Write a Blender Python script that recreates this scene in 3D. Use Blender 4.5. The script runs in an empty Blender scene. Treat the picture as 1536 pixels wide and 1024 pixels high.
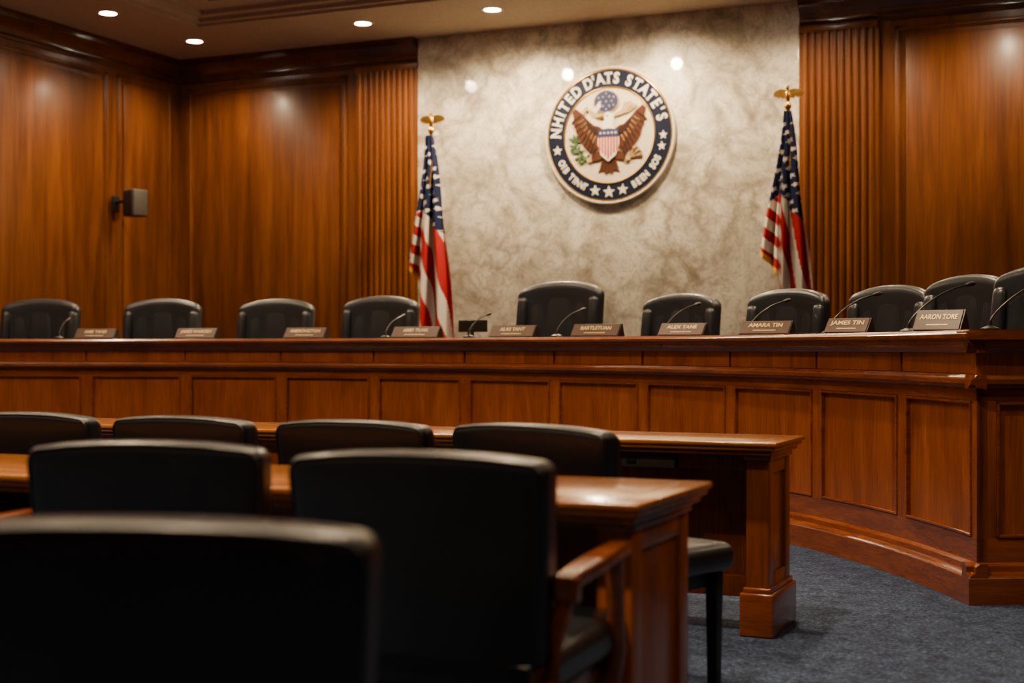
import bpy, bmesh, math, random
from mathutils import Vector, Matrix
random.seed(4)
rad=math.radians
scene=bpy.context.scene
# ------------------------------------------------------------------ materials
def newmat(name):
    m=bpy.data.materials.new(name); m.use_nodes=True
    nt=m.node_tree; b=nt.nodes['Principled BSDF']
    return m,nt,b
def N(nt,t,**kw):
    n=nt.nodes.new(t)
    for k,v in kw.items(): setattr(n,k,v)
    return n
def ramp(nt,stops):
    r=nt.nodes.new('ShaderNodeValToRGB'); e=r.color_ramp.elements
    while len(e)<len(stops): e.new(0.5)
    for i,(p,c) in enumerate(stops):
        e[i].position=p; e[i].color=(c[0],c[1],c[2],1)
    return r
def plain(name,col,rough=.5,metal=0,coat=0,emit=None,es=0,bump=0,bscale=200,spec=.5):
    m,nt,b=newmat(name)
    n=N(nt,'ShaderNodeTexNoise'); n.inputs['Scale'].default_value=bscale*.2; n.inputs['Detail'].default_value=3
    tc=N(nt,'ShaderNodeTexCoord'); nt.links.new(tc.outputs['Object'],n.inputs['Vector'])
    r=ramp(nt,[(.3,[c*.88 for c in col]),(.7,[min(1,c*1.1) for c in col])])
    nt.links.new(n.outputs['Fac'],r.inputs['Fac']); nt.links.new(r.outputs['Color'],b.inputs['Base Color'])
    b.inputs['Roughness'].default_value=rough; b.inputs['Metallic'].default_value=metal
    b.inputs['Coat Weight'].default_value=coat; b.inputs['Coat Roughness'].default_value=.22
    b.inputs['Specular IOR Level'].default_value=spec
    if emit:
        b.inputs['Emission Color'].default_value=(*emit,1); b.inputs['Emission Strength'].default_value=es
    if bump:
        n2=N(nt,'ShaderNodeTexNoise'); n2.inputs['Scale'].default_value=bscale; n2.inputs['Detail'].default_value=4
        nt.links.new(tc.outputs['Object'],n2.inputs['Vector'])
        bp=N(nt,'ShaderNodeBump'); bp.inputs['Strength'].default_value=bump; bp.inputs['Distance'].default_value=.004
        nt.links.new(n2.outputs['Fac'],bp.inputs['Height']); nt.links.new(bp.outputs['Normal'],b.inputs['Normal'])
    return m
def wood(name,dark,mid,light,scale=(9,9,.7),rough=.34,coat=.35,coatr=.14,spec=.4):
    m,nt,b=newmat(name); L=nt.links
    tc=N(nt,'ShaderNodeTexCoord'); mp=N(nt,'ShaderNodeMapping'); mp.inputs['Scale'].default_value=scale
    L.new(tc.outputs['Object'],mp.inputs['Vector'])
    n=N(nt,'ShaderNodeTexNoise'); n.inputs['Scale'].default_value=1.1; n.inputs['Detail'].default_value=7; n.inputs['Roughness'].default_value=.62; n.inputs['Distortion'].default_value=.7
    L.new(mp.outputs['Vector'],n.inputs['Vector'])
    r=ramp(nt,[(.28,dark),(.5,mid),(.75,light)]); L.new(n.outputs['Fac'],r.inputs['Fac'])
    mp2=N(nt,'ShaderNodeMapping'); mp2.inputs['Scale'].default_value=tuple(s*11 if s>2 else s*4 for s in scale)
    L.new(tc.outputs['Object'],mp2.inputs['Vector'])
    n2=N(nt,'ShaderNodeTexNoise'); n2.inputs['Scale'].default_value=1.5; n2.inputs['Detail'].default_value=4
    L.new(mp2.outputs['Vector'],n2.inputs['Vector'])
    r2=ramp(nt,[(.3,(.62,.62,.62)),(.62,(1.08,1.08,1.08))]); L.new(n2.outputs['Fac'],r2.inputs['Fac'])
    mx=N(nt,'ShaderNodeMix',data_type='RGBA',blend_type='MULTIPLY'); mx.inputs[0].default_value=.8
    L.new(r.outputs['Color'],mx.inputs[6]); L.new(r2.outputs['Color'],mx.inputs[7])
    L.new(mx.outputs[2],b.inputs['Base Color'])
    b.inputs['Roughness'].default_value=rough; b.inputs['Coat Weight'].default_value=coat; b.inputs['Coat Roughness'].default_value=coatr
    b.inputs['Specular IOR Level'].default_value=spec
    bp=N(nt,'ShaderNodeBump'); bp.inputs['Strength'].default_value=.06; bp.inputs['Distance'].default_value=.003
    L.new(n2.outputs['Fac'],bp.inputs['Height']); L.new(bp.outputs['Normal'],b.inputs['Normal'])
    return m
W_WALL=wood('wood_wall',(.080,.0200,.0018),(.150,.041,.0036),(.235,.072,.007),scale=(5,5,.35),rough=.40,coat=.12,coatr=.2,spec=.28)
W_CROWN=wood('wood_crown',(.05,.013,.002),(.085,.023,.003),(.13,.038,.005),scale=(3,3,3),rough=.32,coat=.6,coatr=.12)
W_DAIS=wood('wood_dais',(.17,.034,.0032),(.28,.063,.0058),(.41,.108,.012),scale=(6,6,.9),rough=.33,coat=.35,spec=.4)
W_DAISH=wood('wood_dais_trim',(.14,.028,.0035),(.22,.049,.0056),(.32,.082,.011),scale=(2,2,14),rough=.25,coat=.6,coatr=.1)
W_TOP=wood('wood_tabletop',(.26,.075,.010),(.41,.135,.018),(.55,.21,.034),scale=(1.2,12,12),rough=.22,coat=.6,coatr=.1)
W_DARK=wood('wood_dark',(.05,.011,.002),(.10,.022,.004),(.16,.038,.007),scale=(6,6,.8),rough=.3,coat=.4)
LEATHER=plain('leather_black',(.0065,.0085,.0125),rough=.38,bump=.22,bscale=160,spec=.6,coat=.4)
LEATHER2=plain('leather_charcoal',(.016,.0205,.027),rough=.36,bump=.2,bscale=120,spec=.55,coat=.35)
BLACK=plain('black_plastic',(.010,.010,.011),rough=.4)
GOLD=plain('gold',(.82,.46,.09),rough=.28,metal=1)
BRASS=plain('brass_text',(.74,.55,.30),rough=.4,metal=.2)
PLATE=plain('nameplate_wood',(.085,.037,.018),rough=.42)
CREAM=plain('seal_cream',(.68,.58,.40),rough=.5)
WHITE=plain('seal_white',(.76,.70,.56),rough=.5)
NAVY=plain('seal_navy',(.005,.009,.026),rough=.5,spec=.2)
SBLUE=plain('seal_blue',(.012,.024,.09),rough=.5)
BROWN=plain('eagle_brown',(.075,.022,.008),rough=.6,spec=.2)
BROWN2=plain('eagle_dark_brown',(.025,.009,.005),rough=.6,spec=.2)
SRED=plain('seal_red',(.42,.06,.035),rough=.55)
GREEN=plain('olive_green',(.04,.10,.03),rough=.6)
TAN=plain('arrow_tan',(.45,.30,.12),rough=.6)
F_RED=plain('flag_red',(.42,.010,.010),rough=.75,bump=.2,bscale=400,spec=.2)
F_WHITE=plain('flag_white',(.76,.70,.60),rough=.75,bump=.2,bscale=400,spec=.2)
F_BLUE=plain('flag_blue',(.007,.013,.058),rough=.75,bump=.2,bscale=400,spec=.2)
F_GOLD=plain('flag_fringe',(.72,.36,.03),rough=.6,bump=.5,bscale=300)
LAMP=plain('lamp_glow',(1,1,1),emit=(1,.86,.66),es=40)
TRIMW=plain('lamp_trim',(.6,.5,.38),rough=.4)
CEIL=plain('ceiling_paint',(.42,.325,.225),rough=.8)
GREYBOX=plain('dark_metal',(.07,.06,.05),rough=.4,metal=.2)
# marble
def marble():
    m,nt,b=newmat('marble_cream'); L=nt.links
    tc=N(nt,'ShaderNodeTexCoord')
    mp=N(nt,'ShaderNodeMapping'); mp.inputs['Rotation'].default_value=(0,.6,0); L.new(tc.outputs['Object'],mp.inputs['Vector'])
    n1=N(nt,'ShaderNodeTexNoise'); n1.inputs['Scale'].default_value=1.9; n1.inputs['Detail'].default_value=11; n1.inputs['Roughness'].default_value=.72; n1.inputs['Distortion'].default_value=.9
    L.new(mp.outputs['Vector'],n1.inputs['Vector'])
    r1=ramp(nt,[(.34,(.27,.23,.165)),(.44,(.48,.425,.325)),(.53,(.69,.63,.505)),(.68,(.83,.775,.65))]); L.new(n1.outputs['Fac'],r1.inputs['Fac'])
    nd=N(nt,'ShaderNodeTexNoise'); nd.inputs['Scale'].default_value=3.0; nd.inputs['Detail'].default_value=9; nd.inputs['Roughness'].default_value=.72
    L.new(mp.outputs['Vector'],nd.inputs['Vector'])
    mxv=N(nt,'ShaderNodeMix',data_type='RGBA',blend_type='LINEAR_LIGHT'); mxv.inputs[0].default_value=.27
    L.new(mp.outputs['Vector'],mxv.inputs[6]); L.new(nd.outputs['Color'],mxv.inputs[7])
    vo=N(nt,'ShaderNodeTexVoronoi',feature='DISTANCE_TO_EDGE'); vo.inputs['Scale'].default_value=2.6
    L.new(mxv.outputs[2],vo.inputs['Vector'])
    rv=ramp(nt,[(0,(.85,.85,.85)),(.04,(.5,.5,.5)),(.17,(0,0,0))]); L.new(vo.outputs['Distance'],rv.inputs['Fac'])
    nm=N(nt,'ShaderNodeTexNoise'); nm.inputs['Scale'].default_value=2.4; nm.inputs['Detail'].default_value=5; L.new(tc.outputs['Object'],nm.inputs['Vector'])
    rm=ramp(nt,[(.40,(.05,.05,.05)),(.60,(.85,.85,.85))]); L.new(nm.outputs['Fac'],rm.inputs['Fac'])
    mm=N(nt,'ShaderNodeMath',operation='MULTIPLY'); L.new(rv.outputs['Color'],mm.inputs[0]); L.new(rm.outputs['Color'],mm.inputs[1])
    mx=N(nt,'ShaderNodeMix',data_type='RGBA'); L.new(mm.outputs[0],mx.inputs[0]); L.new(r1.outputs['Color'],mx.inputs[6]); mx.inputs[7].default_value=(.17,.135,.095,1)
    n3=N(nt,'ShaderNodeTexNoise'); n3.inputs['Scale'].default_value=5; n3.inputs['Detail'].default_value=7; n3.inputs['Distortion'].default_value=1.6
    L.new(mp.outputs['Vector'],n3.inputs['Vector'])
    r3=ramp(nt,[(.465,(0,0,0)),(.497,(.6,.6,.6)),(.53,(0,0,0))]); L.new(n3.outputs['Fac'],r3.inputs['Fac'])
    mx2=N(nt,'ShaderNodeMix',data_type='RGBA'); L.new(r3.outputs['Color'],mx2.inputs[0]); L.new(mx.outputs[2],mx2.inputs[6]); mx2.inputs[7].default_value=(.29,.235,.165,1)
    L.new(mx2.outputs[2],b.inputs['Base Color'])
    b.inputs['Roughness'].default_value=.5; b.inputs['Coat Weight'].default_value=.5; b.inputs['Coat Roughness'].default_value=.05
    return m
MARBLE=marble()
def carpet():
    m,nt,b=newmat('carpet_blue'); L=nt.links
    tc=N(nt,'ShaderNodeTexCoord')
    n=N(nt,'ShaderNodeTexNoise'); n.inputs['Scale'].default_value=55; n.inputs['Detail'].default_value=5; n.inputs['Roughness'].default_value=.8
    L.new(tc.outputs['Object'],n.inputs['Vector'])
    r=ramp(nt,[(.38,(.015,.025,.055)),(.5,(.038,.058,.115)),(.64,(.115,.155,.25))]); L.new(n.outputs['Fac'],r.inputs['Fac'])
    n2=N(nt,'ShaderNodeTexNoise'); n2.inputs['Scale'].default_value=11; n2.inputs['Detail'].default_value=5; n2.inputs['Roughness'].default_value=.65; L.new(tc.outputs['Object'],n2.inputs['Vector'])
    r2=ramp(nt,[(.36,(.58,.58,.58)),(.62,(1.25,1.25,1.25))]); L.new(n2.outputs['Fac'],r2.inputs['Fac'])
    mx=N(nt,'ShaderNodeMix',data_type='RGBA',blend_type='MULTIPLY'); mx.inputs[0].default_value=1
    L.new(r.outputs['Color'],mx.inputs[6]); L.new(r2.outputs['Color'],mx.inputs[7]); L.new(mx.outputs[2],b.inputs['Base Color'])
    b.inputs['Roughness'].default_value=.95; b.inputs['Specular IOR Level'].default_value=.2
    bp=N(nt,'ShaderNodeBump'); bp.inputs['Strength'].default_value=.8; bp.inputs['Distance'].default_value=.01
    L.new(n.outputs['Fac'],bp.inputs['Height']); L.new(bp.outputs['Normal'],b.inputs['Normal'])
    return m
CARPET=carpet()
# ------------------------------------------------------------------ mesh builder
class MB:
    def __init__(s,name): s.name=name; s.v=[]; s.f=[]; s.mi=[]; s.m=[]
    def mat(s,m):
        if m not in s.m: s.m.append(m)
        return s.m.index(m)
    def add(s,vs,fs,mat,M=None):
        o=len(s.v); k=s.mat(mat)
        for p in vs:
            p=Vector(p)
            s.v.append(M@p if M is not None else p)
        for f in fs: s.f.append([i+o for i in f]); s.mi.append(k)
    def obj(s,M=None,angle=38,smooth=True,recalc=True):
        me=bpy.data.meshes.new(s.name); me.from_pydata([tuple(p) for p in s.v],[],s.f)
        for m in s.m: me.materials.append(m)
        me.polygons.foreach_set('material_index',s.mi)
        if recalc:
            bm=bmesh.new(); bm.from_mesh(me); bmesh.ops.recalc_face_normals(bm,faces=bm.faces); bm.to_mesh(me); bm.free()
        if smooth:
            me.polygons.foreach_set('use_smooth',[True]*len(me.polygons)); me.set_sharp_from_angle(angle=rad(angle))
        me.update()
        ob=bpy.data.objects.new(s.name,me); scene.collection.objects.link(ob)
        if M is not None: ob.matrix_world=M
        return ob
def rbox(c,h,r=.006,k=1,m=1,deform=None):
    r=min(r,min(h)*.98)
    def ax(hh):
        a=[-hh+r*i/k for i in range(k+1)]
        inn=[-(hh-r)+2*(hh-r)*i/m for i in range(1,m)]
        return a+inn+[-x for x in reversed(a)]
    A=[ax(h[0]),ax(h[1]),ax(h[2])]; n=[len(a)-1 for a in A]
    idx={}; vs=[]; fs=[]
    def vid(i,j,l):
        if (i,j,l) in idx: return idx[(i,j,l)]
        p=Vector((A[0][i],A[1][j],A[2][l]))
        q=Vector([max(-(h[t]-r),min(h[t]-r,p[t])) for t in range(3)])
        d=p-q
        if d.length>1e-9: p=q+d.normalized()*r
        if deform: p=Vector(deform(p))
        p=p+Vector(c); vs.append(p); idx[(i,j,l)]=len(vs)-1; return len(vs)-1
    for i in range(n[0]):
        for j in range(n[1]):
            fs.append([vid(i,j,0),vid(i,j+1,0),vid(i+1,j+1,0),vid(i+1,j,0)])
            fs.append([vid(i,j,n[2]),vid(i+1,j,n[2]),vid(i+1,j+1,n[2]),vid(i,j+1,n[2])])
    for i in range(n[0]):
        for l in range(n[2]):
            fs.append([vid(i,0,l),vid(i+1,0,l),vid(i+1,0,l+1),vid(i,0,l+1)])
            fs.append([vid(i,n[1],l),vid(i,n[1],l+1),vid(i+1,n[1],l+1),vid(i+1,n[1],l)])
    for j in range(n[1]):
        for l in range(n[2]):
            fs.append([vid(0,j,l),vid(0,j,l+1),vid(0,j+1,l+1),vid(0,j+1,l)])
            fs.append([vid(n[0],j,l),vid(n[0],j+1,l),vid(n[0],j+1,l+1),vid(n[0],j,l+1)])
    return vs,fs
def bx(x0,x1,y0,y1,z0,z1,r=.004,k=1):
    return rbox(((x0+x1)/2,(y0+y1)/2,(z0+z1)/2),(abs(x1-x0)/2,abs(y1-y0)/2,abs(z1-z0)/2),r,k)
def cbx(x0,x1,y0,y1,z0,z1):
    v=[(x0,y0,z0),(x1,y0,z0),(x1,y1,z0),(x0,y1,z0),(x0,y0,z1),(x1,y0,z1),(x1,y1,z1),(x0,y1,z1)]
    return v,[[0,3,2,1],[4,5,6,7],[0,1,5,4],[1,2,6,5],[2,3,7,6],[3,0,4,7]]
def lathe(prof,c=(0,0,0),n=24):
    vs=[];fs=[]
    for r,z in prof:
        for i in range(n):
            a=2*math.pi*i/n; vs.append((c[0]+r*math.cos(a),c[1]+r*math.sin(a),c[2]+z))
    for j in range(len(prof)-1):
        for i in range(n): fs.append([j*n+i,j*n+(i+1)%n,(j+1)*n+(i+1)%n,(j+1)*n+i])
    fs.append(list(range(n))[::-1]); fs.append([(len(prof)-1)*n+i for i in range(n)])
    return vs,fs
def tube(pts,rs,n=10):
    pts=[Vector(p) for p in pts]; vs=[];fs=[]
    up=Vector((.13,.21,.97))
    for i,p in enumerate(pts):
        t=(pts[min(i+1,len(pts)-1)]-pts[max(i-1,0)]).normalized()
        u=t.cross(up)
        if u.length<.15: u=t.cross(Vector((1,0,0)))
        u.normalize(); w=t.cross(u); r=rs[i] if isinstance(rs,(list,tuple)) else rs
        for k in range(n):
            a=2*math.pi*k/n; vs.append(p+u*(r*math.cos(a))+w*(r*math.sin(a)))
    for j in range(len(pts)-1):
        for i in range(n): fs.append([j*n+i,j*n+(i+1)%n,(j+1)*n+(i+1)%n,(j+1)*n+i])
    fs.append(list(range(n))[::-1]); fs.append([(len(pts)-1)*n+i for i in range(n)])
    return vs,fs
def ball(c,s,n=14,m=10):
    vs=[];fs=[]
    for j in range(m+1):
        t=math.pi*(.02+.96*j/m); 
        for i in range(n):
            a=2*math.pi*i/n; vs.append((c[0]+s[0]*math.sin(t)*math.cos(a),c[1]+s[1]*math.sin(t)*math.sin(a),c[2]-s[2]*math.cos(t)))
    for j in range(m):
        for i in range(n): fs.append([j*n+i,j*n+(i+1)%n,(j+1)*n+(i+1)%n,(j+1)*n+i])
    fs.append(list(range(n))[::-1]); fs.append([m*n+i for i in range(n)])
    return vs,fs
def extrude_poly(pts,w0,w1):
    n=len(pts); vs=[(p[0],p[1],w0) for p in pts]+[(p[0],p[1],w1) for p in pts]
    fs=[list(range(n))[::-1],list(range(n,2*n))]+[[i,(i+1)%n,n+(i+1)%n,n+i] for i in range(n)]
    return vs,fs
def text_geo(s,size,ext=.002,off=0.0,align='CENTER'):
    cu=bpy.data.curves.new('t','FONT'); cu.body=s; cu.size=size; cu.extrude=ext; cu.offset=off; cu.align_x=align; cu.align_y='CENTER'; cu.resolution_u=3
    ob=bpy.data.objects.new('t',cu); scene.collection.objects.link(ob)
    dg=bpy.context.evaluated_depsgraph_get(); dg.update()
    me=bpy.data.meshes.new_from_object(ob.evaluated_get(dg))
    vs=[v.co.copy() for v in me.vertices]; fs=[list(p.vertices) for p in me.polygons]
    bpy.data.objects.remove(ob); bpy.data.curves.remove(cu); bpy.data.meshes.remove(me)
    return vs,fs
# ------------------------------------------------------------------ dimensions
XL,XR,YB,YF,ZC=-10.6,2.2,14.0,-3.0,4.54
CX,CY,R=-6.5,3.54,6.56
T0,T1=rad(-32.6),rad(62.8)
PLAT=.30
# ------------------------------------------------------------------ room shell
mb=MB('floor'); mb.add(*cbx(XL-.15,XR+.15,YF-.15,YB+.15,-.1,0),CARPET); mb.obj(smooth=False)
def frame(mb,M,u0,u1,v0,v1,mat,w=.035,t=.028,field=True):
    if field: mb.add(*rbox(((u0+u1)/2,(v0+v1)/2,.008),((u1-u0)/2-.09,(v1-v0)/2-.09,.012),.01),mat,M)
    for a in ((u0,u1,v0,v0+w),(u0,u1,v1-w,v1),(u0,u0+w,v0,v1),(u1-w,u1,v0,v1)):
        mb.add(*bx(a[0],a[1],a[2],a[3],-.005,t,.012,2),mat,M)
        mb.add(*bx(a[0]-.012,a[1]+.012,a[2]-.012,a[3]+.012,-.005,t*.45,.004),mat,M)
def Mxyz(o,u,v,w):
    M=Matrix.Identity(4)
    for i,c in enumerate((u,v,w)):
        for j in range(3): M[j][i]=c[j]
    for j in range(3): M[j][3]=o[j]
    return M
M_back=Mxyz((0,YB,0),(1,0,0),(0,0,1),(0,-1,0))
M_left=Mxyz((XL,0,0),(0,1,0),(0,0,1),(1,0,0))
M_right=Mxyz((XR,0,0),(0,1,0),(0,0,1),(-1,0,0))
M_front=Mxyz((0,YF,0),(1,0,0),(0,0,1),(0,1,0))
mb=MB('wall_back'); mb.add(*cbx(XL-.15,XR+.15,YB,YB+.15,0,4.9),W_WALL)
frame(mb,M_back,-10.42,-8.26,.45,4.2,W_WALL)
frame(mb,M_back,-2.16,-.22,.45,4.2,W_WALL); frame(mb,M_back,-.08,2.05,.45,4.2,W_WALL); mb.obj()
mb=MB('wall_left'); mb.add(*cbx(XL-.15,XL,YF-.15,YB,0,4.9),W_WALL)
frame(mb,M_left,12.9,13.85,.45,4.2,W_WALL)
y=12.72
for i in range(6): frame(mb,M_left,y-2.5,y,.45,4.2,W_WALL); y-=2.62
mb.obj()
mb=MB('wall_right'); mb.add(*cbx(XR,XR+.15,YF-.15,YB,0,4.9),W_WALL)
y=13.8
for i in range(6): frame(mb,M_right,y-2.6,y,.45,4.2,W_WALL); y-=2.75
mb.obj()
mb=MB('wall_front'); mb.add(*cbx(XL,XR,YF-.15,YF,0,4.9),W_WALL)
x=-10.4
for i in range(5): frame(mb,M_front,x,x+2.35,.45,4.2,W_WALL); x+=2.48
mb.obj()
# marble feature wall
MX0,MX1=-7.32,-3.09
mb=MB('marble_feature_panel'); mb.add(*bx(MX0,MX1,YB-.05,YB-.0005,PLAT+.001,ZC-.001,.004),MARBLE); mb.obj()
# pilasters
for x0,x1 in ((-8.12,MX0-.002),(MX1+.002,-2.32)):
    mb=MB('fluted_pilaster'); mb.add(*cbx(x0,x1,YB-.05,YB-.0005,PLAT+.001,ZC-.265),W_WALL)
    mb.add(*bx(x0,x1,YB-.075,YB-.0005,ZC-.33,ZC-.266),W_WALL); mb.add(*bx(x0,x1,YB-.085,YB-.0005,PLAT+.001,PLAT+.25),W_WALL)
    nf=10; w=(x1-x0-.06)/nf
    for i in range(nf):
        xc=x0+.03+w*(i+.5); pr=[]
        for k in range(9):
            a=math.pi*k/8; pr.append((xc-math.cos(a)*w*.40,YB-.048-math.sin(a)*w*.46))
        vs=[(p[0],p[1],PLAT+.25) for p in pr]+[(p[0],p[1],ZC-.33) for p in pr]
        mb.add(vs,[[j,j+1,9+j+1,9+j] for j in range(8)],W_WALL)
    mb.obj(angle=60)
# crown mouldings
prof=[(0,-.26),(.02,-.26),(.025,-.235),(.05,-.215),(.05,-.18),(.065,-.15),(.10,-.10),(.145,-.07),(.15,-.03),(.17,-.02),(.17,0),(0,0)]
def crown(name,M,u0,u1,mat=W_CROWN):
    mb=MB(name); n=len(prof); vs=[(u0,ZC+p[1]-.001,p[0]+.001) for p in prof]+[(u1,ZC+p[1]-.001,p[0]+.001) for p in prof]
    mb.add(vs,[list(range(n)),list(range(n,2*n))]+[[i,(i+1)%n,n+(i+1)%n,n+i] for i in range(n)],mat,M); mb.obj(angle=30)
crown('trim_1',M_back,XL,MX0-.005); crown('trim_2',M_back,MX1+.005,XR); crown('trim_3',M_left,YF,YB); crown('trim_4',M_right,YF,YB); crown('trim_5',M_front,XL,XR)
mb=MB('baseboard_left'); mb.add(*bx(XL,XL+.025,YF,8.4,0,.16),W_WALL); mb.obj()
mb=MB('baseboard_right'); mb.add(*bx(XR-.025,XR,YF,7.7,0,.16),W_WALL); mb.obj()
mb=MB('baseboard_front'); mb.add(*bx(XL+.03,XR-.03,YF,YF+.025,0,.16),W_WALL); mb.obj()
# ceiling with stepped tray
hx0,hx1,hy0,hy1=-9.2,.8,-1.6,12.5
mb=MB('ceiling')
mb.add(*cbx(XL-.15,hx0,YF-.15,YB+.15,ZC,4.9),CEIL); mb.add(*cbx(hx1,XR+.15,YF-.15,YB+.15,ZC,4.9),CEIL)
mb.add(*cbx(hx0,hx1,hy1,YB+.15,ZC,4.9),CEIL); mb.add(*cbx(hx0,hx1,YF-.15,hy0,ZC,4.9),CEIL)
mb.add(*cbx(hx0,hx1,hy0,hy1,4.7,4.9),CEIL)
for d,z0 in ((.08,ZC+.025),(.2,ZC+.065),(.5,ZC+.11)):
    mb.add(*cbx(hx0,hx0+d,hy0,hy1,z0,4.8),CEIL); mb.add(*cbx(hx1-d,hx1,hy0,hy1,z0,4.8),CEIL)
    mb.add(*cbx(hx0+d,hx1-d,hy1-d,hy1,z0,4.8),CEIL); mb.add(*cbx(hx0+d,hx1-d,hy0,hy0+d,z0,4.8),CEIL)
mb.obj(smooth=False)
# ------------------------------------------------------------------ dais
def P(r,t,z): return (CX+r*math.sin(t),CY+r*math.cos(t),z)
def arc(mb,prof,t0,t1,mat,n=None):
    n=n or max(2,int((t1-t0)/rad(1.0))); k=len(prof); vs=[];fs=[]
    for i in range(n+1):
        t=t0+(t1-t0)*i/n
        for r,z in prof: vs.append(P(r,t,z))
    for i in range(n):
        for j in range(k): fs.append([i*k+j,i*k+(j+1)%k,(i+1)*k+(j+1)%k,(i+1)*k+j])
    fs.append(list(range(k))[::-1]); fs.append([n*k+j for j in range(k)])
    mb.add(vs,fs,mat)
def arcbox(mb,r0,r1,z0,z1,t0,t1,mat,ch=.003):
    arc(mb,[(r0+ch,z0),(r0,z0+ch),(r0,z1-ch),(r0+ch,z1),(r1,z1),(r1,z0)],t0,t1,mat)
pl=[(-.055,0.001),(-.055,.115),(-.045,.128),(-.025,.14),(-.022,.165),(-.005,.178),(.03,.18),(.03,0.001)]
md=[(.03,.94),(-.008,.945),(-.016,.955),(-.038,.963),(-.040,.983),(-.022,.990),(-.012,1.003),(.03,1.005)]
cv=[(.02,1.10),(-.008,1.10),(-.016,1.118),(-.034,1.138),(-.050,1.148),(-.052,1.16),(.02,1.16)]
tp=[(-.06,1.158),(-.078,1.166),(-.080,1.182),(-.070,1.190),(-.062,1.2),(.75,1.2),(.75,1.158)]
RET=.72
mb=MB('hearing_dais')
arc(mb,[(R+.014,0.001),(R+.014,1.16),(R+.05,1.16),(R+.05,0.001)],T0,T1,W_DAIS)
for pr,o in ((pl,.055/R),(md,.04/R),(cv,.05/R)):
    arc(mb,[(R+a,b) for a,b in pr],T0,T1+o*.98,W_DAISH)
arc(mb,[(R+a,b) for a,b in tp],T0,T1+.08/R,W_DAISH)
arcbox(mb,R,R+.03,.17,.285,T0,T1,W_DAISH); arcbox(mb,R,R+.03,.885,.95,T0,T1,W_DAISH)
bounds=[55.5-8.04*i for i in range(12)]
edges=[62.8]+bounds; st=.42
for b in bounds:
    if rad(b-st)>T0: arcbox(mb,R,R+.03,.28,.89,rad(b-st),rad(b+st),W_DAIS)
arcbox(mb,R,R+.03,.28,.89,rad(62.8-.5),rad(62.8),W_DAIS)
for i in range(len(edges)-1):
    a,b=rad(edges[i+1]+st),rad(edges[i]-(st if i else .5))
    if a<T0: a=T0
    q=.014; qa=q/R
    arcbox(mb,R-.006,R+.02,.285,.285+q,a,b,W_DAISH); arcbox(mb,R-.006,R+.02,.885-q,.885,a,b,W_DAISH)
    arcbox(mb,R-.006,R+.02,.285,.885,a,a+qa,W_DAISH); arcbox(mb,R-.006,R+.02,.285,.885,b-qa,b,W_DAISH)
    arcbox(mb,R-.002,R+.03,1.004,1.102,max(T0,rad(edges[i+1]+.1)),rad(edges[i]-(.1 if i else 0)),W_DAIS)
e1=(math.sin(T1),math.cos(T1),0); e2=(math.cos(T1),-math.sin(T1),0)
o=P(R,T1,0); ME=Mxyz(o,e1,(0,0,1),e2)
def retprof(pr,u0,u1,mat):
    n=len(pr); vs=[(u0,b,-a) for a,b in pr]+[(u1,b,-a) for a,b in pr]
    mb.add(vs,[list(range(n)),list(range(n,2*n))]+[[i,(i+1)%n,n+(i+1)%n,n+i] for i in range(n)],mat,ME)
mb.add(*cbx(.0,RET,0.001,1.16,-.05,-.014),W_DAIS,ME)
retprof(pl,-.055,RET,W_DAISH); retprof(md,-.04,RET,W_DAISH); retprof(cv,-.05,RET,W_DAISH)
mb.add(*bx(-.075,RET,1.158,1.2,-.05,.08,.008,2),W_DAISH,ME)
mb.add(*bx(0,RET,.17,.285,-.03,0,.003),W_DAISH,ME); mb.add(*bx(0,RET,.885,.95,-.03,0,.003),W_DAISH,ME)
mb.add(*bx(0,.09,.28,.89,-.03,0,.003),W_DAIS,ME); mb.add(*bx(RET-.09,RET,.28,.89,-.03,0,.003),W_DAIS,ME)
mb.add(*bx(0,RET,1.0,1.105,-.03,.002,.003),W_DAIS,ME)
for a in ((.09,RET-.09,.285,.30),(.09,RET-.09,.87,.885),(.09,.104,.285,.885),(RET-.104,RET-.09,.285,.885)):
    mb.add(*bx(*a,-.02,.006,.003),W_DAISH,ME)
mb.add(*cbx(RET-.04,RET,PLAT,1.16,-.6,-.014),W_DAIS,ME)
pts=[]
for i in range(60):
    t=rad(-33.9)+(T1-rad(.5)-rad(-33.9))*i/59; p=P(R+.053,t,0); pts.append((p[0],p[1]))
t=T1-rad(.5); rr=(XR-CX)/math.sin(t)-.02
p=P(rr,t,0); pts.append((p[0],p[1])); pts+= [(XR-.01,YB-.005),(XL+.005,YB-.005),(XL+.005,9.1)]
mb.add(*extrude_poly(pts,0.001,PLAT),CARPET)
mb.obj(angle=28)
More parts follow.
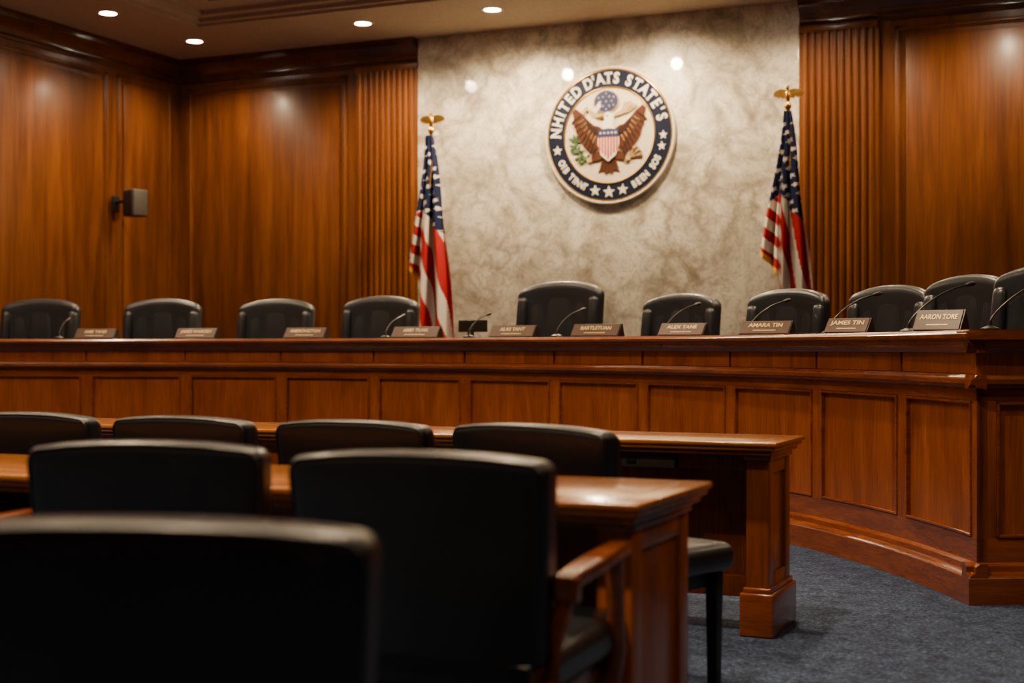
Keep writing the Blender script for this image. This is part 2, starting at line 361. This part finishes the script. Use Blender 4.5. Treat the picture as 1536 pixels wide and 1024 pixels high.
# ------------------------------------------------------------------ executive chairs behind dais
def exec_chair(theta,face,w=.33,s=1.0,rr=7.55):
    mb=MB('executive_chair')
    def shp(k,z):
        top=max(0,min(1,(z+.12)/.48))
        return (.050*(1-k*k)-.024*abs(k)**3.5)*top*top
    def back(p):
        x,y,z=p; k=x/w
        x2=x*(1-.09*max(0,(-z)/.37)+.02*(z>0)*z/.37)
        return (x2,y+.05*k*k-.12*(z+.37)*.6,z+shp(k,z))
    mb.add(*rbox((0,-.24,.84),(w,.062,.37),.05,4,14,back),LEATHER2)
    def pad(p):
        x,y,z=p; k=x/(w*.68); zz=z/.32
        g=.014*math.exp(-((abs(k)-.5)/.10)**2) if y>0 else 0
        return (x,y-g-.018*zz*zz+.03*k*k*.6-.12*(z+.37)*.6,z+shp(x/w,z)*.9)
    mb.add(*rbox((0,-.195,.835),(w*.70,.030,.31),.028,3,22,pad),LEATHER2)
    for sx in (-1,1):
        def wing(p):
            x,y,z=p; return (x*(1+.15*z),y-.12*(z+.37)*.6+.03*math.cos(z*4),z+shp(.8,z))
        mb.add(*rbox((sx*(w-.05),-.185,.825),(.046,.052,.315),.042,3,6,wing),LEATHER2)
        mb.add(*rbox((sx*(w-.02),.03,.66),(.04,.23,.03),.028,3,4),LEATHER2)
        mb.add(*tube([(sx*(w-.03),.2,.64),(sx*(w-.02),.22,.55),(sx*(w-.06),.12,.42),(sx*.1,.02,.37)],.018),BLACK)
        mb.add(*tube([(sx*(w-.03),-.14,.64),(sx*(w-.02),-.16,.55),(sx*(w-.06),-.1,.42),(sx*.1,-.02,.37)],.018),BLACK)
    mb.add(*rbox((0,.03,.45),(w-.05,.27,.075),.06,4,8,lambda p:(p[0],p[1],p[2]+.012*math.cos(p[0]*5))),LEATHER2)
    mb.add(*lathe([(.03,.1),(.03,.2),(.02,.21),(.02,.34),(.1,.36),(.1,.38)],n=16),BLACK)
    for i in range(5):
        a=i*2*math.pi/5+.3; c,sn=math.cos(a),math.sin(a)
        mb.add(*tube([(0,0,.12),(c*.15,sn*.15,.11),(c*.28,sn*.28,.075)],[.03,.025,.018]),BLACK)
        mb.add(*ball((c*.28,sn*.28,.031),(.03,.03,.03)),BLACK)
    p=P(rr,rad(theta),PLAT)
    M=Matrix.Translation(p)@Matrix.Rotation(rad(180-face),4,'Z')@Matrix.Scale(s,4)
    return mb.obj(M=M,angle=60)
for th,w,s in ((-24.3,.38,1.03),(-15.4,.38,1.03),(-6.8,.38,1.02),(1.3,.37,1.03),(15.3,.365,1.10),(24.8,.34,.99),(32.9,.33,.99),(40.4,.31,.98),(45.4,.29,1.01),(50.3,.285,1.03)):
    exec_chair(th,th*.62,w,s,7.55 if th<44 else 7.60)
# ------------------------------------------------------------------ nameplates
names=['AMIE TAND','JAMES WARDEN','AMERONGTON','AMES TILNG','ALAS TANT','BARTLETUAN','ALEX TANE','AMARA TIN','JAMES TIN','AARON TORE']
for th,nm in zip((-16.5,-8.4,.7,10.2,18.7,26.1,33.8,41.3,48.7,57.0),names):
    mb=MB('nameplate'); w=.20 if th<5 else (.22 if th<15 else .20); h=.092; d=.05
    if th>30: w=.165; h=.085; d=.06
    if th>45: w=.125; h=.085; d=.065
    if th>50: w=.12; h=.105; d=.065
    vs=[(-w,-d,0),(w,-d,0),(w,d,0),(-w,d,0),(-w,.012,h),(w,.012,h),(w,.02,h),(-w,.02,h)]
    mb.add(vs,[[0,3,2,1],[0,1,5,4],[1,2,6,5],[2,3,7,6],[3,0,4,7],[4,5,6,7]],BLACK)
    tilt=math.atan2(d+.012,h); lz=math.hypot(h,d+.012)
    MT=Matrix.Translation((0,-d,0))@Matrix.Rotation(math.pi/2-tilt,4,'X')
    mb.add(*rbox((0,lz/2,.003),(w-.006,lz/2-.005,.003),.002),PLATE,MT)
    tv,tf=text_geo(nm,.042,.001,.0009); tw=max(v[0] for v in tv)*1.0; k_=min(1,(w*.78)/tw)
    mb.add(tv,tf,BRASS,MT@Matrix.Translation((0,lz*.62,.0075))@Matrix.Diagonal((k_,1,1,1)))
    mb.add(*rbox((0,lz*.27,.0065),(w*.45,.003,.0008),.0005),BRASS,MT)
    p=P(R+.12,rad(th),1.2015); mb.obj(M=Matrix.Translation(p)@Matrix.Rotation(rad(-th*.45 if th<30 else -th*.25),4,'Z'),smooth=False)
# ------------------------------------------------------------------ microphones
for th,ln in ((-20,.22),(6.5,.24),(13.6,.24),(21.2,.28),(30.5,.30),(37.8,.30),(44.8,.32),(51.6,.36),(58.6,.38)):
    mb=MB('gooseneck_microphone')
    mb.add(*lathe([(.045,0),(.045,.012),(.03,.02),(.012,.026),(.008,.05)],n=18),BLACK)
    pts=[]
    for i in range(13):
        f=i/12; pts.append((0,ln*.95*f**1.3,.045+ln*.62*math.sin(f*1.25)))
    mb.add(*tube(pts,.005,8),BLACK)
    a=Vector(pts[-1]); d=(a-Vector(pts[-2])).normalized()
    mb.add(*tube([a,a+d*.02,a+d*.05,a+d*.06],[.007,.012,.012,.006],10),BLACK)
    p=P(R+.28,rad(th),1.2015); mb.obj(M=Matrix.Translation(p)@Matrix.Rotation(rad(-th),4,'Z'))
mb=MB('desk_monitor')
mb.add(*rbox((0,0,.15),(.21,.014,.075),.008,2),BLACK); mb.add(*rbox((0,-.012,.15),(.195,.004,.062),.002),BLACK)
mb.add(*bx(-.02,.02,.0,.03,.0,.12),BLACK); mb.add(*rbox((0,.01,.006),(.1,.07,.006),.004),BLACK)
mb.obj(M=Matrix.Translation(P(R+.55,rad(12.2),1.2015))@Matrix.Rotation(rad(172),4,'Z')@Matrix.Scale(.66,4))
# ------------------------------------------------------------------ tables
def table(name,x0,x1,y0,y1,H=.76,box=False):
    mb=MB(name)
    mb.add(*bx(x0,x1,y0,y1,H-.018,H,.006,2),W_TOP)
    mb.add(*bx(x0+.01,x1-.01,y0+.01,y1-.01,H-.034,H-.016,.006,2),W_TOP)
    mb.add(*bx(x0+.025,x1-.025,y0+.025,y1-.025,H-.052,H-.03,.006,2),W_DAISH)
    q=.07
    for a in ((x0+q,x1-q,y0+q,y0+q+.008),(x0+q,x1-q,y1-q-.008,y1-q),(x1-q-.008,x1-q,y0+q,y1-q),(x0+q,x0+q+.008,y0+q,y1-q)):
        mb.add(*cbx(a[0],a[1],a[2],a[3],H-.002,H+.0006),W_DARK)
    for xa,xb in ((x1-.14,x1-.05),(x0+.05,x0+.14),((x0+x1)/2-.045,(x0+x1)/2+.045)):
        ya,yb=y0+.09,y1-.06
        mb.add(*bx(xa+.012,xb-.012,ya+.01,yb-.01,.02,H-.05,.003),W_DAIS)
        for a,b in ((ya,ya+.075),(yb-.075,yb)): mb.add(*bx(xa,xb,a,b,.1,H-.05,.004),W_DAIS)
        mb.add(*bx(xa+.0015,xb-.0015,ya+.0015,yb-.0015,H-.13,H-.05,.004),W_DAIS); mb.add(*bx(xa+.0015,xb-.0015,ya+.0015,yb-.0015,.1,.24,.004),W_DAIS)
        mb.add(*bx(xa-.008,xb+.008,ya-.008,yb+.008,H-.075,H-.045,.006,2),W_DAISH)
        mb.add(*bx(xa-.010,xb+.010,ya-.010,yb+.010,.168,.19,.006,2),W_DAISH)
        mb.add(*bx(xa-.022,xb+.022,ya-.022,yb+.022,0.001,.17,.008,2),W_DAISH)
    mb.add(*bx(x0+.12,x1-.12,y1-.12,y1-.095,.12,H-.05,.003),W_DAIS)
    mb.add(*bx(x0+.12,x1-.12,y1-.135,y1-.085,.10,.19,.006),W_DAIS)
    mb.add(*bx(x0+.12,x1-.12,y1-.135,y1-.115,H-.14,H-.05,.004),W_DAIS)
    if box:
        mb.add(*bx(x1-.80,x1-.42,y0+.06,y0+.12,H-.115,H-.052,.004),GREYBOX)
        mb.add(*bx(x1-.62,x1-.58,y0+.055,y0+.065,H-.10,H-.07,.002),BLACK)
        for i in range(4): mb.add(*bx(x1-.78+i*.035,x1-.76+i*.035,y0+.057,y0+.063,H-.10,H-.075,.002),BLACK)
    mb.obj(angle=30)
table('witness_table',-5.6,-1.06,3.12,3.73)
table('witness_table',-5.9,-1.27,5.34,5.85,box=True)
# ------------------------------------------------------------------ leather hearing-room chairs
def chair(x,y,rot,arms=True,s=1.0,hw=.28,sw=.305):
    mb=MB('leather_armchair' if arms else 'leather_side_chair'); leg=W_DARK if arms else BLACK
    tl=math.tan(rad(7))
    def back(p):
        X,Y,Z=p; k=X/hw; t=max(0,(Z+.05)/.26)
        z=Z+.014*(1-k*k)*t-.006*abs(k)**5*t
        puff=.010*(1-(Z/.215)**2)*(1-k**4)*(1 if Y>0 else -.6)
        return (X*(1+.035*Z/.21),Y-.017*(1-k*k)-Z*tl+puff,z)
    mb.add(*rbox((0,-.26,.68),(hw,.046,.215),.026,5,14,back),LEATHER)
    def loop(yy,off):
        pts=[]
        a,b,rc=hw-off,.215-off,.03
        for cx,cz,a0 in ((a-rc,b-rc,0),(-(a-rc),b-rc,90),(-(a-rc),-(b-rc),180),(a-rc,-(b-rc),270)):
            for q in range(6):
                an=rad(a0+q*18); pts.append(back((cx+rc*math.cos(an),yy,cz+rc*math.sin(an))))
            if a0 in (0,180):
                for q in range(1,12):
                    xx=(a-rc)*(1-q/6)*(1 if a0==0 else -1); pts.append(back((xx,yy,b if a0==0 else -b)))
        pts.append(pts[0]); return [(p[0],p[1]-.26,p[2]+.68) for p in pts]
    mb.add(*tube(loop(-.041,.008),.0045,6),LEATHER); mb.add(*tube(loop(.041,.008),.0045,6),LEATHER)
    sy,sl=(.03,.285) if arms else (.07,.31)
    mb.add(*rbox((0,sy,.445),(sw-.02 if arms else sw,sl,.05),.042,4,10,lambda p:(p[0]*(1+.05*p[1]/.28),p[1],p[2]+(.018*math.cos(p[0]*4.6)*math.cos(p[1]*4.8) if p[2]>0 else 0))),LEATHER)
    mb.add(*rbox((0,sy-.01,.375),(sw-.045,sl-.025,.03),.01,2),leg)
    fl=.235 if arms else .325
    for sx in (-1,1):
        lx=sw-.045
        mb.add(*tube([(sx*.235,-.30,.0),(sx*.24,-.265,.22),(sx*.245,-.245,.38),(sx*.245,-.25,.52)],[.018,.022,.026,.022],8),leg)
        mb.add(*rbox((sx*lx,fl,.201),(.024,.024,.20),.006,1,4,lambda p:(p[0]*(1-.25*(-p[2]+.2)/.4),p[1]*(1-.25*(-p[2]+.2)/.4),p[2])),leg)
        if arms:
            ax=sx*(.302)
            def arm(p):
                X,Y,Z=p; f=(Y+.24)/.48
                return (X*(1-.10*math.cos(f*6.28)),Y,Z-.014*(1-f)+.004*math.sin(f*3.1))
            mb.add(*rbox((ax,-.02,.655),(.026,.24,.017),.008,3,10,arm),W_DAISH)
            mb.add(*rbox((ax+sx*.002,-.235,.628),(.026,.024,.03),.012,3,3),W_DAISH)
            mb.add(*tube([(ax-sx*.004,.16,.64),(ax-sx*.006,.18,.54),(sx*.29,.21,.42),(sx*.27,.235,.34)],[.024,.021,.023,.026],10),W_DAISH)
            mb.add(*tube([(ax,-.23,.62),(sx*.29,-.245,.55),(sx*.27,-.25,.44)],[.018,.02,.022],10),W_DAISH)
    M=Matrix.Translation((x,y,0))@Matrix.Rotation(rad(rot),4,'Z')@Matrix.Scale(s,4)
    mb.obj(M=M,angle=60)
chair(-1.395,2.905,5); chair(-2.165,2.93,15,hw=.275); chair(-3.12,2.86,4)
chair(-1.655,4.335,-16,arms=False,s=.975,hw=.305,sw=.34)
for x,rot in ((-2.37,0),(-3.05,0),(-3.74,2),(-4.5,0)):
    chair(x,4.34,rot,arms=False,s=.975)
chair(-1.255,1.705,20,arms=False,hw=.30)
# ------------------------------------------------------------------ flags
def flag(x0,y0,ph=0.0):
    mb=MB('american_flag'); zt=3.36
    mb.add(*lathe([(.17,0.001),(.17,.03),(.14,.05),(.05,.08),(.03,.12),(.017,.14),(.016,3.05)],(0,0,0),24),GOLD)
    zz=3.04
    mb.add(*lathe([(.016,zz-.02),(.03,zz),(.012,zz+.03),(.03,zz+.05),(.036,zz+.075),(.03,zz+.1),(.01,zz+.115)],n=16),GOLD)
    e=zz+.19
    mb.add(*ball((0,0,e-.02),(.026,.028,.065)),GOLD); mb.add(*ball((.0,-.015,e+.06),(.019,.024,.021)),GOLD)
    mb.add(*tube([(0,-.03,e+.06),(0,-.055,e+.048)],[.009,.002],6),GOLD)
    for sx in (-1,1):
        w=[(0,.02),(.03,.042),(.07,.05),(.12,.038),(.145,.012),(.14,-.022),(.125,-.005),(.118,-.035),(.102,-.015),(.09,-.045),(.075,-.022),(.055,-.045),(.03,-.04),(0,-.045)]
        v,f=extrude_poly([(sx*a,b) for a,b in w],-.009,.009)
        mb.add([(p[0],p[2]+abs(p[0])*.2,p[1]+e) for p in v],f,GOLD)
    na,nb=96,280; vs=[]; zt_=zt-PLAT
    def sm(a,b,x): t=max(0,min(1,(x-a)/(b-a))); return t*t*(3-2*t)
    def L(a): return (1.34+.52*a)*(1-sm(.42,.5,a))+2.28*sm(.42,.5,a)
    info=[]
    for j in range(nb+1):
        for i in range(na+1):
            a=i/na; d=L(a)*j/nb
            xl=-.045-.135*d+.02*math.sin(d*3+ph); xr=.04+.165*d-.022*d*d+.01*math.sin(d*5+ph)
            xx=xl+(xr-xl)*a
            A=.012+.045*min(d,1.2)
            yy=-.05-.07*math.sin(math.pi*a)*min(1,d+.2)+A*math.sin(2*math.pi*(3.3*a+.10*d)+ph*2)-.05*sm(.5,.42,a)*min(1,d)
            xx+=.014*math.sin(2*math.pi*(3.3*a)+1.2+d*2)*min(1,d)
            vs.append((xx,yy,zt_-d)); info.append((a,d,xx))
    mats=[[],[],[],[]]
    def star(px,pz,r):
        rr=math.hypot(px,pz); an=math.atan2(px,pz); k=abs(((an*5/(2*math.pi))%1)-.5)*2
        return rr<r*(.45+.55*k**1.5)
    for j in range(nb):
        for i in range(na):
            q=[j*(na+1)+i,j*(na+1)+i+1,(j+1)*(na+1)+i+1,(j+1)*(na+1)+i]
            a=(info[q[0]][0]+info[q[2]][0])/2; d=(info[q[0]][1]+info[q[2]][1])/2; xx=(info[q[0]][2]+info[q[2]][2])/2
            l=L(a); m=1
            if a<.46 and l-d<.055: m=3
            elif d<.92-.12*math.cos((a-.35)*5):
                gx=xx*.92+.18*d; gz=d+.25*xx
                cz=gz/.085; row=math.floor(cz); fz=(cz-row-.5)*.085
                cxx=gx/.085+(row%2)*.5; fx=(cxx-math.floor(cxx)-.5)*.085
                m=1 if star(fx,fz,.028) and d>.06 else 2
            elif a<.46:
                m=0 if math.floor((d*.80-xx*.62+.03)/.085)%2==0 else 1
            else:
                m=0 if math.floor((xx-.17*d+.5)/.066)%2==0 else 1
            mats[m].append(q)
    o=len(mb.v)
    mb.v.extend(Vector(p) for p in vs)
    for m,mm in enumerate((F_RED,F_WHITE,F_BLUE,F_GOLD)):
        k=mb.mat(mm)
        for q in mats[m]: mb.f.append([t+o for t in q]); mb.mi.append(k)
    mb.add(*tube([(.02,-.03,zz-.02),(.05,-.09,zz-.3),(.045,-.13,zz-.55)],.006,6),GOLD)
    mb.obj(M=Matrix.Translation((x0,y0,PLAT)),angle=70,recalc=True)
flag(-6.86,13.38,0.0); flag(-3.07,13.38,.7)
# ------------------------------------------------------------------ great seal
SX,SZ,SY=-5.06,3.33,YB-.0515
MS=Mxyz((SX,SY,SZ),(1,0,0),(0,0,1),(0,-1,0))
mb=MB('great_seal')
def disc(r0,r1,w0,w1,mat,n=96):
    vs=[];fs=[]
    for r,w in ((r0,w0),(r1,w0),(r1,w1),(r0,w1)):
        for i in range(n):
            a=2*math.pi*i/n; vs.append((r*math.cos(a),r*math.sin(a),w))
    for j in range(4):
        k=(j+1)%4
        for i in range(n): fs.append([j*n+i,j*n+(i+1)%n,k*n+(i+1)%n,k*n+i])
    mb.add(vs,fs,mat,MS)
def torus(R_,r_,w,mat,rope=False,n=120):
    pts=[(R_*math.cos(2*math.pi*i/n),R_*math.sin(2*math.pi*i/n),w) for i in range(n+1)]
    rs=[r_*(1+(.18*(i%2) if rope else 0)) for i in range(n+1)]
    mb.add(*tube(pts,rs,10),mat,MS)
disc(.001,.71,0,.035,CREAM); disc(.50,.688,.035,.045,NAVY); torus(.702,.016,.036,CREAM,True); torus(.680,.005,.046,GOLD); torus(.497,.008,.044,GOLD); disc(.001,.49,.035,.04,CREAM)
k=.715/104.
def pol(pts,mat,w0=.038,w1=.05,ox=0,oy=0,mir=False,rot=0,sc=1):
    q=[]
    for a,b in pts:
        a*=sc;b*=sc
        c,s_=math.cos(rad(rot)),math.sin(rad(rot)); a,b=a*c-b*s_,a*s_+b*c
        a+=ox;b+=oy
        if mir: a=-a
        q.append((a*k,b*k))
    mb.add(*extrude_poly(q,w0,w1),mat,MS)
def starpts(r): return [((r if i%2==0 else r*.42)*math.sin(i*math.pi/5),(r if i%2==0 else r*.42)*math.cos(i*math.pi/5)) for i in range(10)]
def ringtext(s,angs,r,size,flipd=False,sx=1.0,ser=True):
    for ch,ad in zip(s,angs):
        if ch==' ': continue
        a=rad(ad)
        M=MS@Matrix.Translation((r*math.sin(a),r*math.cos(a),.047))@Matrix.Rotation(-a+(math.pi if flipd else 0),4,'Z')@Matrix.Diagonal((sx,1,1,1))
        v,f=text_geo(ch,size,.003,.005); mb.add(v,f,WHITE,M)
        if ser and ch in 'NHITAD':
            xs=[p[0] for p in v]; ys=[p[1] for p in v]; x0,x1,y0,y1=min(xs),max(xs),min(ys),max(ys)
            if ch in 'IT': 
                mb.add(*cbx((x0+x1)/2-.022,(x0+x1)/2+.022,y0-.002,y0+.008,-.003,.003),WHITE,M)
                if ch=='I': mb.add(*cbx((x0+x1)/2-.022,(x0+x1)/2+.022,y1-.008,y1+.002,-.003,.003),WHITE,M)
            elif ch in 'NH':
                for xx in (x0+.008,x1-.008):
                    for yy in (y0+.003,y1-.003): mb.add(*cbx(xx-.016,xx+.016,yy-.005,yy+.005,-.003,.003),WHITE,M)
            elif ch=='A':
                for xx in (x0+.008,x1-.008): mb.add(*cbx(xx-.016,xx+.016,y0-.002,y0+.008,-.003,.003),WHITE,M)
ringtext("NHITED",(-85,-73.5,-65,-57,-47.5,-37.5),.588,.158,sx=.84)
ringtext("D'ATS",(-23,-16.5,-9.5,-.5,8),.588,.158,sx=.84)
ringtext("STATE'S",(22,31.5,41,50.5,60,67.5,75),.588,.158,sx=.84)
def lin(a,b,n): return [a+(b-a)*i/(n-1) for i in range(n)]
ringtext("OIB TINNT",lin(-117,-153,9),.592,.095,True,.8,False); ringtext("BEEN SOS",lin(152,116,8),.592,.095,True,.8,False)
for a,r in ((-103,8),(93,7),(-165,9),(180,10),(165,9),(104,7)):
    pol(starpts(r),WHITE,.045,.05,ox=.590/k*math.sin(rad(a)),oy=.590/k*math.cos(rad(a)))
wing=[(-8,8),(-16,14),(-24,16),(-34,25),(-44,36),(-54,43),(-59,38),(-57,30),(-57,20),(-53,8),(-50,-2),(-45,-10),(-39,-18),(-31,-25),(-24,-27),(-18,-20),(-12,-14)]
for m_ in (False,True):
    pol(wing,BROWN,.038,.054,mir=m_)
    for i in range(9):
        f=i/8; x0,y0=-52+f*30,30-f*50; an=215+f*42
        pol([(0,-1.6),(17-3*f,-1.2),(20-3*f,0),(17-3*f,1.2),(0,1.6)],BROWN2,.05,.059,ox=x0+7*(1-f),oy=y0+2,mir=m_,rot=an)
    for i in range(6):
        f=i/5; pol([(0,-.4),(10,-.3),(12,0),(10,.3),(0,.4)],TAN,.052,.0605,ox=-40+f*20,oy=26-f*26,mir=m_,rot=212+f*30)
    pol([(-10,6),(-18,10),(-27,15),(-36,25),(-35,17),(-28,6),(-18,0),(-10,-2)],BROWN2,.05,.0615,mir=m_)
pol([(-14,8),(14,8),(16,-10),(12,-34),(-12,-34),(-16,-10)],BROWN,.038,.055)
pol([(-9,-30),(9,-30),(17,-56),(9,-53),(5,-60),(0,-55),(-5,-60),(-9,-53),(-17,-56)],BROWN,.038,.05)
for i in (-2,-1,0,1,2): pol([(-.8,0),(.8,0),(.6,-20),(-.6,-20)],BROWN2,.045,.053,ox=i*3.2,oy=-34,rot=i*7)
for m_ in (False,True):
    pol([(-10,-22),(-22,-26),(-31,-33),(-29,-38),(-18,-38),(-8,-34)],BROWN,.04,.058,mir=m_)
    pol([(-28,-32),(-36,-34),(-34,-40),(-27,-39)],TAN,.04,.062,mir=m_)
pol([(-9,6),(-10,16),(-6,24),(-8,30),(-2,35),(5,33),(8,26),(7,16),(10,6)],WHITE,.04,.062)
pol([(-8,31),(-17,27),(-14,25),(-7,26)],GOLD,.05,.064); pol([(-4,29),(-2,30.5),(-.5,29),(-2,27.5)],BROWN2,.06,.066)
sh=[(-16,8),(0,10),(16,8),(17,-14),(12,-30),(0,-40),(-12,-30),(-17,-14)]
pol(sh,WHITE,.05,.068)
for i in range(-3,4):
    x=i*4.6; b=-36+abs(x)*.9; pol([(x-1.5,-3),(x+1.5,-3),(x+1.5,b),(x-1.5,b)],SRED,.06,.071)
pol([(-16,8),(0,10),(16,8),(16.6,-3),(-16.6,-3)],SBLUE,.06,.072)
for i in range(-2,3): pol(starpts(2.2),WHITE,.07,.075,ox=i*6,oy=3)
pol([(-44,38),(-36,46),(-22,34),(-8,31),(-8,26),(-22,28),(-35,40),(-41,33)],TAN,.045,.06); pol([(42,44),(34,50),(24,38),(10,32),(8,27),(24,31),(35,43),(42,39)],TAN,.045,.06)
pol([(-26,38),(-14,52),(-12,44),(-20,34)],CREAM,.045,.0625)
for i in range(6): pol([(-.8,0),(.8,0),(.8,16),(0,20),(-.8,16)],TAN,.045,.058,ox=20+i*1.8,oy=32,rot=-18-i*8)
pol([(21*math.cos(i*math.pi/20)*(1 if i%2 else .93),18*math.sin(i*math.pi/20)*(1 if i%2 else .93)) for i in range(40)],TAN,.04,.056,ox=-4,oy=51)
pol([(19*math.cos(i*math.pi/16),16*math.sin(i*math.pi/16)) for i in range(32)],SBLUE,.04,.058,ox=-4,oy=51)
for a,b in ((0,0),(-9,0),(9,0),(-5,7),(5,7),(-5,-7),(5,-7),(0,12),(0,-12),(-12,6),(12,6),(-12,-6),(12,-6)): pol(starpts(2.0),TAN,.055,.062,ox=-4+a,oy=51+b)
stem=[(-31,-38),(-38,-36),(-45,-31),(-50,-24),(-54,-15),(-56,-6)]
mb.add(*tube([(a*k,b*k,.048) for a,b in stem],.005,6),GREEN,MS)
leaf=[(0,0),(1.9,3),(1.6,7),(0,10.5),(-1.6,7),(-1.9,3)]
for i in range(1,6):
    (xa,ya),(xb,yb)=stem[i-1],stem[i]; an=math.degrees(math.atan2(yb-ya,xb-xa))-90
    for dr in (-48,48,(-110 if i%2 else 100)): pol(leaf,GREEN,.042,.056,ox=xb,oy=yb,rot=an+dr,sc=1.05)
pol(leaf,GREEN,.042,.056,ox=-56,oy=-6,rot=5)
for i in range(7):
    a=-20-i*11; pol([(-.7,-8),(.7,-8),(.7,17),(2.2,17),(0,23),(-2.2,17),(-.7,17)],TAN if i%2 else BROWN,.042,.055,ox=31,oy=-36,rot=a)
mb.obj(angle=25)
# ------------------------------------------------------------------ wall speaker
mb=MB('wall_speaker')
M_s=Matrix.Translation((XL+.03,12.82,2.74))
mb.add(*rbox((.012,0,0),(.012,.06,.09),.006,2),BLACK,M_s)
mb.add(*tube([(.02,0,.02),(.14,0,.03),(.26,.02,0)],.022,8),BLACK,M_s)
mb.add(*rbox((.34,.05,-.01),(.10,.10,.15),.02,3),GREYBOX,M_s@Matrix.Rotation(rad(-18),4,'Z'))
mb.add(*rbox((.34,-.053,-.01),(.085,.005,.132),.004,2),BLACK,M_s@Matrix.Rotation(rad(-18),4,'Z'))
mb.obj()
# ------------------------------------------------------------------ downlights
def downlight(x,y,z,power,size=140,col=(1,.74,.455),blend=.8):
    mb=MB('ceiling_downlight')
    mb.add(*lathe([(.085,-.004),(.085,-.002),(.06,-.002),(.06,-.004)],(x,y,z),24),LAMP)
    n=32; vs=[];fs=[]
    for r,w in ((.085,-.001),(.085,-.008),(.115,-.006),(.118,-.001)):
        for i in range(n): a=2*math.pi*i/n; vs.append((x+r*math.cos(a),y+r*math.sin(a),z+w))
    for j in range(3):
        for i in range(n): fs.append([j*n+i,j*n+(i+1)%n,(j+1)*n+(i+1)%n,(j+1)*n+i])
    mb.add(vs,fs,TRIMW); ob=mb.obj()
    l=bpy.data.lights.new('spot','SPOT'); l.energy=power; l.spot_size=rad(size); l.spot_blend=blend; l.shadow_soft_size=.07; l.color=col
    lo=bpy.data.objects.new('spot',l); scene.collection.objects.link(lo); lo.location=(x,y,z-.06); lo.parent=ob
for x in (-9.65,-7.5,-6.0,-4.5,-2.9,-1.2,.6): downlight(x,13.05,ZC,400 if -6.5<x<-4 else (240 if -8<x<-7 else 150),(165 if -6.5<x<-4 else 150),blend=.7)
for y in (11.6,9.6,7.2,4.8,2.0): downlight(-9.65,y,ZC,200,145,blend=.9)
for y in (10.0,5,0): downlight(1.5,y,ZC,120)
for x in (-7.2,-4.6,-2.0):
    for y,pw in ((9.8,280),(7.0,470),(4.2,480),(1.4,470)): downlight(x,y,4.7,pw,118,blend=.9)
# ------------------------------------------------------------------ world + camera
w=bpy.data.worlds.new('w'); scene.world=w; w.use_nodes=True
w.node_tree.nodes['Background'].inputs[0].default_value=(.9,.7,.5,1); w.node_tree.nodes['Background'].inputs[1].default_value=.05
cam=bpy.data.cameras.new('cam'); co=bpy.data.objects.new('camera',cam); scene.collection.objects.link(co)
co.location=(0,0,1.12); co.rotation_euler=(rad(90),0,rad(23.9)); cam.sensor_width=36; cam.lens=50; cam.shift_y=.0065
cam.clip_start=.05; cam.dof.use_dof=True; cam.dof.focus_distance=7.2; cam.dof.aperture_fstop=2.1
scene.camera=co
